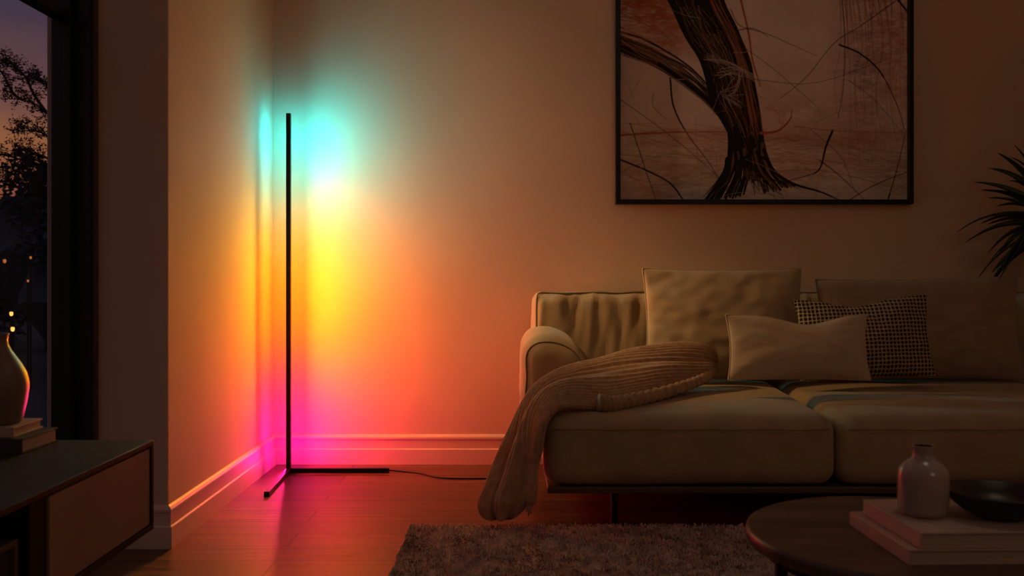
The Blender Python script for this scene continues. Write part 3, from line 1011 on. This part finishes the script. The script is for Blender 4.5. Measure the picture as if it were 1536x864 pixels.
# ------------------------------------------------------------------ loose cushions
def pillow(name, label, w, h, t, m, loc, tilt, yaw=0.0, roll=0.0, pinch=.10, dip=0.0, dipx=0.0, seed=1, wr=.006, group=None, n=56, sag=0.0, piped=True):
    root = empty(name, loc, label, 'cushion', group)
    root.rotation_euler = Matrix.Rotation(yaw, 3, 'Z').to_euler()
    R = (Matrix.Rotation(yaw, 4, 'Z') @ Matrix.Rotation(tilt, 4, 'X') @ Matrix.Rotation(roll, 4, 'Y'))
    root.rotation_euler = R.to_euler()
    vs, fs = [], []
    edge = []

    def pt(u, v, s):
        cx = 1 - pinch * (1 - v * v) ** 1.0
        cz = 1 - pinch * (1 - u * u) ** 1.0
        x, z = u * w / 2 * cx, v * h / 2 * cz
        bz = max(0.0, (1 - u * u)) ** .55 * max(0.0, (1 - v * v)) ** .55
        th = t / 2 * bz
        # corner and edge wrinkles
        e = 1 - bz
        r_ = math.atan2(v, u)
        wrk = wr * (N(u * 2.3 + seed, v * 2.3, s * 3) * 1.3 + .8 * N(r_ * 4 + seed, (abs(u) + abs(v)) * 1.2, s) * e + .5 * N(u * 6, v * 6 + seed, s * 2))
        th = th + wrk * min(1, bz * 3)
        if v > 0:
            g = math.exp(-((u - dipx) / .42) ** 2) * v
            z -= dip * g
            th *= 1 - .25 * g * (1 if dip else 0)
        z -= sag * (1 - u * u) * v * .0
        th = th + (t * .10) * max(0, -v) * bz           # fuller low down
        return Vector((x, -s * th, z + h / 2 * .96))
    # front and back sheets welded at the rim
    idx = {}
    for s in (1, -1):
        for i in range(n + 1):
            for j in range(n + 1):
                u = -math.cos(PI * i / n); v = -math.cos(PI * j / n)
                u = .55 * u + .45 * (2 * i / n - 1); v = .55 * v + .45 * (2 * j / n - 1)
                rim = i in (0, n) or j in (0, n)
                if rim and s == -1:
                    idx[(s, i, j)] = idx[(1, i, j)]
                else:
                    idx[(s, i, j)] = len(vs); vs.append(pt(u, v, s))
        for i in range(n):
            for j in range(n):
                q_ = (idx[(s, i, j)], idx[(s, i + 1, j)], idx[(s, i + 1, j + 1)], idx[(s, i, j + 1)])
                fs.append(q_ if s == 1 else q_[::-1])
    mesh_obj('cover', vs, fs, m, root, True)
    if piped:
        rim = [vs[idx[(1, i, 0)]] for i in range(n + 1)] + [vs[idx[(1, n, j)]] for j in range(1, n + 1)] + [vs[idx[(1, i, n)]] for i in range(n - 1, -1, -1)] + [vs[idx[(1, 0, j)]] for j in range(n - 1, -1, -1)]
        v, f = tube(rim, .0032, 6)
        mesh_obj('edge_piping', v, f, m, root, True)
    return root


R_ = math.radians
pillow('sofa_cushion', 'large plain square tan cushion leaning behind the knitted throw', .65, .455, .16, M['linen'],
       P(1088, 566, 3.80) + Vector((0, .0, -.005)), R_(-7), R_(2), R_(0), .045, .0, 0, 3, .011)
pillow('sofa_cushion', 'wide brown cushion propped against the backrest behind the checked cushion', .815, .415, .15, M['backcush'],
       P(1383, 567, 3.815), R_(-7), R_(-2), R_(-1), .05, .0, 0, 8, .009)
pillow('sofa_cushion', 'dark checked chunky weave cushion between the small plain and wide brown cushions', .515, .318, .13, M['weave'],
       P(1302, 566, 3.635), R_(-10), R_(-3), R_(-2.5), .06, .028, -.1, 12, .006, piped=False)
pillow('sofa_cushion', 'small pale rectangular lumbar cushion in front of the checked cushion', .525, .243, .11, M['lumbar'],
       P(1199, 568, 3.49), R_(-10), R_(0), R_(0), .05, .034, .15, 17, .0035)

# ------------------------------------------------------------------ knitted throw
rows = [  # upper/left edge (px, py, d), lower/right edge (px, py, d), half thickness
    ((1076, 541, 3.70), (1077, 552, 3.70), .010),
    ((1068, 528, 3.71), (1072, 563, 3.68), .028),
    ((1045, 519, 3.71), (1054, 576, 3.60), .038),
    ((1005, 518, 3.70), (1014, 588, 3.50), .040),
    ((955, 526, 3.67), (962, 601, 3.37), .040),
    ((902, 540, 3.62), (908, 611, 3.26), .038),
    ((862, 549, 3.54), (872, 610, 3.21), .032),
    ((832, 560, 3.47), (850, 608, 3.175), .026),
    ((806, 578, 3.41), (833, 614, 3.145), .024),
    ((788, 604, 3.36), (817, 636, 3.12), .024),
    ((768, 648, 3.31), (809, 676, 3.11), .026),
    ((748, 690, 3.27), (802, 708, 3.11), .029),
    ((730, 728, 3.23), (797, 735, 3.11), .033),
    ((719, 755, 3.20), (789, 757, 3.11), .036),
    ((722, 772, 3.17), (779, 771, 3.12), .024),
    ((734, 780, 3.16), (768, 779, 3.13), .008),
]
U = catmull([P(*r[0]) for r in rows], 22)
Lw = catmull([P(*r[1]) for r in rows], 22)
T = [float(x[0]) for x in catmull([(r[2], 0) for r in rows], 22)]
NR, NC = len(U), 320
throw = empty('throw_blanket', P(760, 787, 3.16) + Vector((0, 0, 0)), 'ribbed knit tan throw blanket trailing off the sofa seat to the floor', 'throw blanket')
tb = Vector(throw.location); tb.z = 0; throw.location = tb
vs, fs = [], []
slen = 0
for i in range(NR):
    u_, l_ = Vector(U[i]), Vector(Lw[i])
    c_ = (u_ + l_) / 2; a_ = (u_ - l_) / 2
    i0, i1 = max(i - 3, 0), min(i + 3, NR - 1)
    tan = ((Vector(U[i1]) + Vector(Lw[i1])) - (Vector(U[i0]) + Vector(Lw[i0]))).normalized()
    nrm = tan.cross(a_).normalized()
    if nrm.dot(Vector((0, -1, .7))) < 0: nrm = -nrm
    if i: slen += (c_ - pc).length
    pc = c_.copy()
    hang = min(1, max(0, (i - 165) / 60))
    for k in range(NC):
        th = 2 * PI * k / NC
        ca, sa = math.cos(th), math.sin(th)
        e = lambda x, p: math.copysign(abs(x) ** p, x)
        across = e(ca, .8); thick = e(sa, .75)
        v_ = across                                            # -1 .. 1 across
        arc = k / NC * 88 * PI                                 # ribs follow the length
        if hang < 1: arc = arc + (1 - hang) * slen * 26
        rib = .0036 * math.cos(arc) * min(1, T[i] / .02)
        fold = .016 * math.sin(v_ * 6.5 + slen * 2.2) * hang * (1 - v_ * v_) + .010 * N(v_ * 1.7, slen * 5, 2.0) * min(1, T[i] / .03)
        crease = -.012 * math.exp(-((v_ - .15 - .3 * (slen - .4)) / .16) ** 2) * (1 - hang) * (1 if sa > 0 else 0) * min(1, T[i] / .03)
        d_ = (a_ * across + nrm * thick * T[i])
        p = c_ + d_ + nrm * (rib * (1 if sa >= 0 else -1) + (fold if sa >= 0 else fold * .7) + crease) + (a_.normalized() * rib * abs(ca))
        if p.z < .004: p.z = .004 + .15 * max(-.02, p.z - .004) * 0
        vs.append(p - tb)
for i in range(NR - 1):
    for k in range(NC):
        k2 = (k + 1) % NC
        fs.append((i * NC + k, i * NC + k2, (i + 1) * NC + k2, (i + 1) * NC + k))
fs.append(tuple(range(NC))); fs.append(tuple(range((NR - 1) * NC, NR * NC))[::-1])
bm = bmesh.new()
tmp = bpy.data.meshes.new('tmp'); tmp.from_pydata([tuple(p) for p in vs], [], fs); bm.from_mesh(tmp); bpy.data.meshes.remove(tmp)
bm_obj('knit_body', bm, M['knit'], throw, True)
# folded-back hem along the near edge on the seat
hem_pts = [P(898, 603, 3.22), P(920, 606, 3.24), P(965, 597, 3.34), P(1015, 583, 3.47), P(1050, 570, 3.57), P(1069, 556, 3.65), P(1070, 545, 3.69)]
hp = [Vector(p) for p in catmull(hem_pts, 30)]
hv, hf = [], []
for i, p in enumerate(hp):
    t = (hp[min(i + 1, len(hp) - 1)] - hp[max(i - 1, 0)]).normalized()
    side = t.cross(Vector((0, 0, 1))).normalized(); up = side.cross(t)
    s = i / (len(hp) - 1)
    rr_ = .028 * (1 - .45 * s)
    for k in range(36):
        a = 2 * PI * k / 36
        rib = 1 + .12 * math.cos(i * .95 + 1.4 * math.sin(a))
        hv.append(p + (side * math.cos(a) * rr_ * .75 + up * math.sin(a) * rr_) * rib - tb)
for i in range(len(hp) - 1):
    for k in range(36):
        k2 = (k + 1) % 36
        hf.append((i * 36 + k, i * 36 + k2, (i + 1) * 36 + k2, (i + 1) * 36 + k))
hf.append(tuple(range(36))); hf.append(tuple(range((len(hp) - 1) * 36, len(hp) * 36))[::-1])
bm = bmesh.new()
tmp = bpy.data.meshes.new('tmp'); tmp.from_pydata([tuple(p) for p in hv], [], hf); bm.from_mesh(tmp); bpy.data.meshes.remove(tmp)
bm_obj('rolled_hem', bm, M['knit'], throw, True)
# inner flap with a ragged end that hangs against the seat side
fl = [((806, 650, 3.13), (813, 652, 3.125)), ((800, 690, 3.12), (808, 690, 3.115)), ((792, 725, 3.11), (807, 722, 3.105)), ((789, 748, 3.10), (806, 742, 3.10)), ((790, 757, 3.10), (804, 752, 3.10))]
fu = catmull([P(*a) for a, b in fl], 10); fw_ = catmull([P(*b) for a, b in fl], 10)
fv, ff = [], []
NCf = 28
for i in range(len(fu)):
    for k in range(NCf):
        a = 2 * PI * k / NCf
        c_ = (Vector(fu[i]) + Vector(fw_[i])) / 2; h_ = (Vector(fu[i]) - Vector(fw_[i])) / 2
        fv.append(c_ + h_ * math.cos(a) + Vector((0, -1, .1)) * (.010 * math.sin(a) + .0015 * math.cos(k * 2.7)) - tb)
for i in range(len(fu) - 1):
    for k in range(NCf):
        k2 = (k + 1) % NCf
        ff.append((i * NCf + k, i * NCf + k2, (i + 1) * NCf + k2, (i + 1) * NCf + k))
ff.append(tuple(range(NCf))); ff.append(tuple(range((len(fu) - 1) * NCf, len(fu) * NCf))[::-1])
bm = bmesh.new()
tmp = bpy.data.meshes.new('tmp'); tmp.from_pydata([tuple(p) for p in fv], [], ff); bm.from_mesh(tmp); bpy.data.meshes.remove(tmp)
bm_obj('end_flap', bm, M['knit'], throw, True)
fv, ff = [], []
for k in range(9):
    t = k / 8
    a = P(790 + 14 * t, 754 - 4 * t, 3.10)
    ln = [14, 20, 22, 19, 15, 10, 8, 6, 5][k] * 3.1 / F
    v, f = tube([a + Vector((0, 0, .01)), a + Vector((.001, 0, -ln * .5)), a + Vector((.0025 * (1 if k % 2 else -1), 0, -ln))], [.0042, .0036, .0008], 6)
    o_ = len(fv); fv += [p - tb for p in v]; ff += [tuple(i + o_ for i in q_) for q_ in f]
mesh_obj('fringe', fv, ff, M['knit'], throw, True)

# ------------------------------------------------------------------ rug
RX0, RX1, RY0, RY1 = -.332, 2.15, .9, 3.165
rug = empty('rug', ((RX0 + RX1) / 2, (RY0 + RY1) / 2, 0), 'mottled brown shaggy rug on the plank floor before the sofa', 'rug')
ro = Vector(rug.location)
rm = mat('rug_wool', (.60, .45, .36), .95, (.30, .215, .17), 26, spec=.05, sheen=.2)
box('backing', (RX0 - ro.x, RY0 - ro.y, .0), (RX1 - ro.x, RY1 - ro.y, .008), rm, rug, .003)
nb = 52000
bxy = np.stack([rng.uniform(RX0, RX1, nb), RY1 - (RY1 - 1.9) * rng.random(nb) ** 1.0], -1)
edge_n = 2600
eb = np.stack([np.full(edge_n, RX0) + rng.normal(0, .002, edge_n), rng.uniform(1.9, RY1, edge_n)], -1)
bxy = np.concatenate([bxy, eb]); nb = len(bxy)
ang = rng.uniform(0, 2 * PI, nb); lean = rng.uniform(.15, 1.0, nb); ln = rng.uniform(.010, .019, nb); wd = rng.uniform(.0014, .0024, nb)
clump = np.array([N(x * 9, y * 9, 0) for x, y in bxy])
ang = ang * .5 + clump * 6
dirx, diry = np.cos(ang), np.sin(ang)
sdx, sdy = -diry, dirx
b0 = np.stack([bxy[:, 0], bxy[:, 1], np.full(nb, .007)], -1)
mid_ = b0 + np.stack([dirx * ln * lean * .35, diry * ln * lean * .35, ln * .62], -1)
tip_ = b0 + np.stack([dirx * ln * lean, diry * ln * lean, ln * (.95 - .4 * lean)], -1)
sd = np.stack([sdx * wd, sdy * wd, np.zeros(nb)], -1)
co = np.stack([b0 - sd, b0 + sd, mid_ + sd, mid_ - sd, tip_ + sd * .5, tip_ - sd * .5], 1).reshape(-1, 3) - np.array(ro)
ii = np.arange(nb) * 6
q = np.concatenate([np.stack([ii, ii + 1, ii + 2, ii + 3], -1), np.stack([ii + 3, ii + 2, ii + 4, ii + 5], -1)])
me = bpy.data.meshes.new('pile')
me.vertices.add(len(co)); me.vertices.foreach_set('co', co.ravel())
me.loops.add(q.size); me.loops.foreach_set('vertex_index', q.ravel())
me.polygons.add(len(q)); me.polygons.foreach_set('loop_start', np.arange(0, q.size, 4)); me.polygons.foreach_set('loop_total', np.full(len(q), 4))
me.update(calc_edges=True)
me.materials.append(rm)
po = bpy.data.objects.new('pile', me); COL.objects.link(po); po.parent = rug; po['kind'] = 'stuff'

# ------------------------------------------------------------------ coffee table and what stands on it
TX, TY, TZ, TR = .755, 1.80, .36, .302
table = empty('coffee_table', (TX, TY, .0225), 'round dark wood coffee table on the rug in front of the sofa', 'coffee table')
zt = TZ - .0225
v, f = lathe([(0, zt - .030), (TR - .012, zt - .030), (TR - .003, zt - .026), (TR, zt - .020), (TR, zt - .007), (TR - .002, zt - .002), (TR - .006, zt), (0, zt)], 128)
tt_ = mesh_obj('tabletop', v, f, M['table_wood'], table)
for pl in tt_.data.polygons: pl.use_smooth = abs(pl.normal.z) < .98
bm = bmesh.new()
v, f = lathe([(TR - .05, zt - .050), (TR - .035, zt - .050), (TR - .035, zt - .0305), (TR - .05, zt - .0305), (TR - .05, zt - .050)], 96)
mesh_obj('apron_ring', v, f, M['black_metal'], table)
for k in range(4):
    a = R_(190 + 90 * k)
    c_ = Vector((math.cos(a), math.sin(a), 0)) * (TR - .042)
    bm = bmesh.new()
    bx(bm, (-.010, -.010, 0), (.010, .010, zt - .0305), .002)
    for vtx in bm.verts: vtx.co += c_
    bm_obj('leg', bm, M['black_metal'], table)


def book(label, loc, w, dpt, th, cover, rz=0.0, spine='left', group=None):
    """hardback lying flat: two boards and a spine round a page block"""
    root = empty('book', loc, label, 'book', group, rz=rz)
    bt = min(.0032, th * .16)
    bm = bmesh.new()
    bx(bm, (0, 0, 0), (w, dpt, bt), .0008); bx(bm, (0, 0, th - bt), (w, dpt, th), .0008)
    if spine == 'left': bx(bm, (0, 0, bt * .5), (bt, dpt, th - bt * .5), .0008)
    elif spine == 'right': bx(bm, (w - bt, 0, bt * .5), (w, dpt, th - bt * .5), .0008)
    else: bx(bm, (0, 0, bt * .5), (w, bt, th - bt * .5), .0008)
    bm_obj('cover', bm, cover, root)
    e = .004
    lo = [e, e, bt]; hi = [w - e, dpt - e, th - bt]
    if spine == 'left': lo[0] = bt
    elif spine == 'right': hi[0] = w - bt
    else: lo[1] = bt
    box('page_block', lo, hi, M['paper'], root)
    return root


book('larger lower hardback book at the bottom of the coffee table stack', (.668, 1.595, TZ + .0002), .36, .26, .026, M['cover_pink'], R_(1.5), 'left', 'books on the coffee table')
book('pale upper hardback book under the grey bottle vase and black bowl', (.690, 1.60, TZ + .0266), .33, .238, .027, M['cover_cream'], R_(2.0), 'left', 'books on the coffee table')
BT = TZ + .0266 + .027
bv = P(1380, 764, 1.735)
vz_ = BT + .0004
vase = empty('bottle_vase', (bv.x, 1.722, vz_), 'small grey glazed bottle vase with short neck on the coffee table books', 'vase')
kx = 1.722 / F
prof = [(0, 0), (.034, 0), (.039, .003), (.0425, .010), (.0440, .030), (.0445, .060), (.0440, .074), (.0415, .083), (.0350, .092), (.0265, .098), (.0200, .102), (.0180, .106),
        (.0175, .112), (.0178, .120), (.0192, .1235), (.0195, .1250), (.0185, .1258), (.0165, .1250)]
v, f = lathe(prof, 64)
mesh_obj('body', v, f, M['ceramic'], vase, True)
v, f = lathe([(.0165, .1250), (.0155, .118), (.0155, .106), (.022, .098), (.036, .086), (.040, .07), (.040, .012), (0, .008)], 48)
mesh_obj('inside_wall', v, f, M['inside'], vase, True)
bc = P(1502, 778, 1.70)
bowl = empty('bowl', (bc.x, 1.708, BT + .0004), 'low black stoneware bowl beside the bottle vase', 'bowl')
v, f = lathe([(0, 0), (.040, 0), (.046, .003), (.062, .012), (.080, .026), (.090, .040), (.0925, .046), (.0905, .0475), (.0875, .046), (.076, .029), (.058, .015), (.03, .009), (0, .008)], 80)
mesh_obj('body', v, f, M['bowl'], bowl, True)

# ------------------------------------------------------------------ low console on the left
CX0, CX1, CD = -1.275, -.802, 2.12
CZ1, CZ0 = .48, .281
con = empty('media_console', (-1.04, 1.2, 0), 'low dark console with taupe drawer front beneath the window', 'console')
co0 = Vector((-1.04, 1.2, 0))


def cbox(name, lo, hi, m, bev=.0015, parent=None):
    bm = bmesh.new()
    bx(bm, tuple(Vector(lo) - co0), tuple(Vector(hi) - co0), bev)
    return bm_obj(name, bm, m, parent or con)


NY = .45
cbox('top', (CX0, NY, CZ1 - .012), (CX1, CD, CZ1), M['walnut'])
cbox('bottom_panel', (CX0, NY, CZ0), (CX1, CD, CZ0 + .012), M['ink'])
cbox('side_panel', (CX0, CD - .014, CZ0 + .012), (CX1, CD, CZ1 - .012), M['ink'])
cbox('side_panel', (CX0, NY, CZ0 + .012), (CX1, NY + .014, CZ1 - .012), M['ink'])
cbox('back_panel', (CX0, NY + .014, CZ0 + .012), (CX0 + .01, CD - .014, CZ1 - .012), M['ink'])
cbox('divider', (CX0 + .01, 1.585, CZ0 + .012), (CX1 - .006, 1.645, CZ1 - .012), M['ink'])
dr = cbox('drawer', (CX1 - .020, 1.648, CZ0 + .015), (CX1 - .003, CD - .017, CZ1 - .017), M['taupe'], .001)
dr['label'] = 'plain taupe handleless drawer front'
cbox('plinth', (CX0 + .05, .55, 0), (CX1 - .20, 1.72, CZ0), M['ink'])
# framed storage box standing in the open bay
sb = empty('storage_box', (-.95, 1.40, CZ0 + .0125), 'dark wooden storage box with raised rim inside the open console bay', 'box')
bm = bmesh.new()
bx(bm, (-.13, -.27, 0), (.125, .165, .120), .002)
bm_obj('body', bm, mat('storage_box_wood', (.05, .034, .026), .6, (.04, .026, .02), 8), sb)
bm = bmesh.new()
bx(bm, (.1255, -.27, .110), (.134, .165, .120), .001); bx(bm, (.1255, .155, 0), (.134, .165, .110), .001); bx(bm, (.1255, -.27, 0), (.134, .155, .010), .001)
bm_obj('rim', bm, mat('storage_box_rim', (.12, .08, .06), .5, (.10, .066, .05), 8), sb)
bm = bmesh.new()
bx(bm, (.1255, -.25, .020), (.130, .105, .098), .001)
bm_obj('front_panel', bm, mat('storage_box_panel', (.12, .08, .06), .6, (.10, .066, .05), 8), sb)

book('charcoal lower book with pale page edges on the dark console', (-1.225, 1.955, CZ1 + .0003), .215, .150, .031, M['cover_dark'], R_(-1), 'front', 'books on the console')
book('pale upper book directly beneath the tall vase on the console', (-1.240, 1.962, CZ1 + .0316), .205, .128, .021, M['cover_pink'], R_(1.5), 'front', 'books on the console')
tv = empty('tall_vase', (P(-8, 600, 2.022).x, 2.022, CZ1 + .0531), 'bulbous brown stoneware vase on two books by the window', 'vase')
prof = [(0, 0), (.050, 0), (.054, .004), (.0585, .025), (.0635, .050), (.0665, .072), (.0665, .085), (.0620, .105), (.0530, .124), (.0410, .142), (.0310, .157), (.0265, .168), (.0255, .178), (.0265, .186), (.0285, .190), (.0270, .1915), (.0245, .190)]
v, f = lathe(prof, 64)
mesh_obj('body', v, f, M['stoneware'], tv, True)
v, f = lathe([(.0245, .190), (.0225, .175), (.030, .150), (.055, .11), (.058, .06), (.045, .01), (0, .008)], 48)
mesh_obj('inside_wall', v, f, M['inside'], tv, True)

# ------------------------------------------------------------------ tall plant at the right edge
pl = empty('potted_dracaena', (2.66, 3.86, 0), 'tall dark spiky leaved potted plant by the right end of the sofa', 'plant')
v, f = lathe([(0, 0), (.13, 0), (.135, .006), (.165, .30), (.17, .31), (.162, .315), (.155, .305), (.150, .27), (0, .27)], 48)
mesh_obj('pot', v, f, M['pot'], pl, True)
v, f = lathe([(.1495, .2705), (.10, .278), (0, .282)], 32)
mesh_obj('soil', v, f, M['soil'], pl, True)
hd = P(1572, 318, 3.92)
h0 = Vector((hd.x - 2.66, hd.y - 3.86, hd.z))
heads = [h0, Vector((.12, .05, 1.38)), Vector((.02, -.12, 1.75))]
for hpt in heads:
    pts = catmull([(0, 0, .27), (hpt.x * .15, hpt.y * .2, .27 + (hpt.z - .27) * .4), (hpt.x * .6, hpt.y * .6, .27 + (hpt.z - .27) * .75), tuple(hpt)], 6)
    v, f = tube([Vector(p) for p in pts], [.017] * len(pts), 8)
    mesh_obj('cane', v, f, M['stem'], pl, True)


def blade(base, az, el, ln, wd, droop, twist=0.0):
    n = 14
    vs, fs = [], []
    d = Vector((math.cos(az) * math.cos(el), math.sin(az) * math.cos(el), math.sin(el)))
    side = Vector((-math.sin(az), math.cos(az), 0))
    side = Matrix.Rotation(twist, 3, d) @ side
    p = Vector(base)
    for i in range(n + 1):
        t = i / n
        w = wd * (min(1, .55 + t * 1.8)) * (1 - t) ** .55 if t < 1 else 0
        up = side.cross(d).normalized()
        vs += [p - side * w + up * w * .25, p - up * .0006, p + side * w + up * w * .25, p - up * .0022]
        d = (d + Vector((0, 0, -droop / n))).normalized()
        p = p + d * ln / n
    for i in range(n):
        a, b = i * 4, i * 4 + 4
        fs += [(a, a + 1, b + 1, b), (a + 1, a + 2, b + 2, b + 1), (a + 3, a, b, b + 3), (a + 2, a + 3, b + 3, b + 2)]
    return vs, fs


def tuft(center, blades):
    vs, fs = [], []
    for b in blades:
        v, f = blade(*b)
        o_ = len(vs); vs += v; fs += [tuple(i + o_ for i in q_) for q_ in f]
    return vs, fs


lr = random.Random(19)
for hi_, hpt in enumerate(heads):
    bl = []
    cnt = 64
    for k in range(cnt):
        t = k / cnt
        az = k * 2.39996 + lr.uniform(-.2, .2)
        el = R_(-8 + 88 * t ** 1.1) + lr.uniform(-.12, .12)
        ln_ = lr.uniform(.30, .40) * (1 - .15 * t)
        bl.append((hpt + Vector((0, 0, -.10 + .14 * t)), az, el, ln_, lr.uniform(.017, .023), lr.uniform(.7, 1.5), lr.choice((-1, 1)) * lr.uniform(.4, 1.3)))
    v, f = tuft(hpt, bl)
    mesh_obj('leaf_crown', v, f, M['leaf'], pl, True)
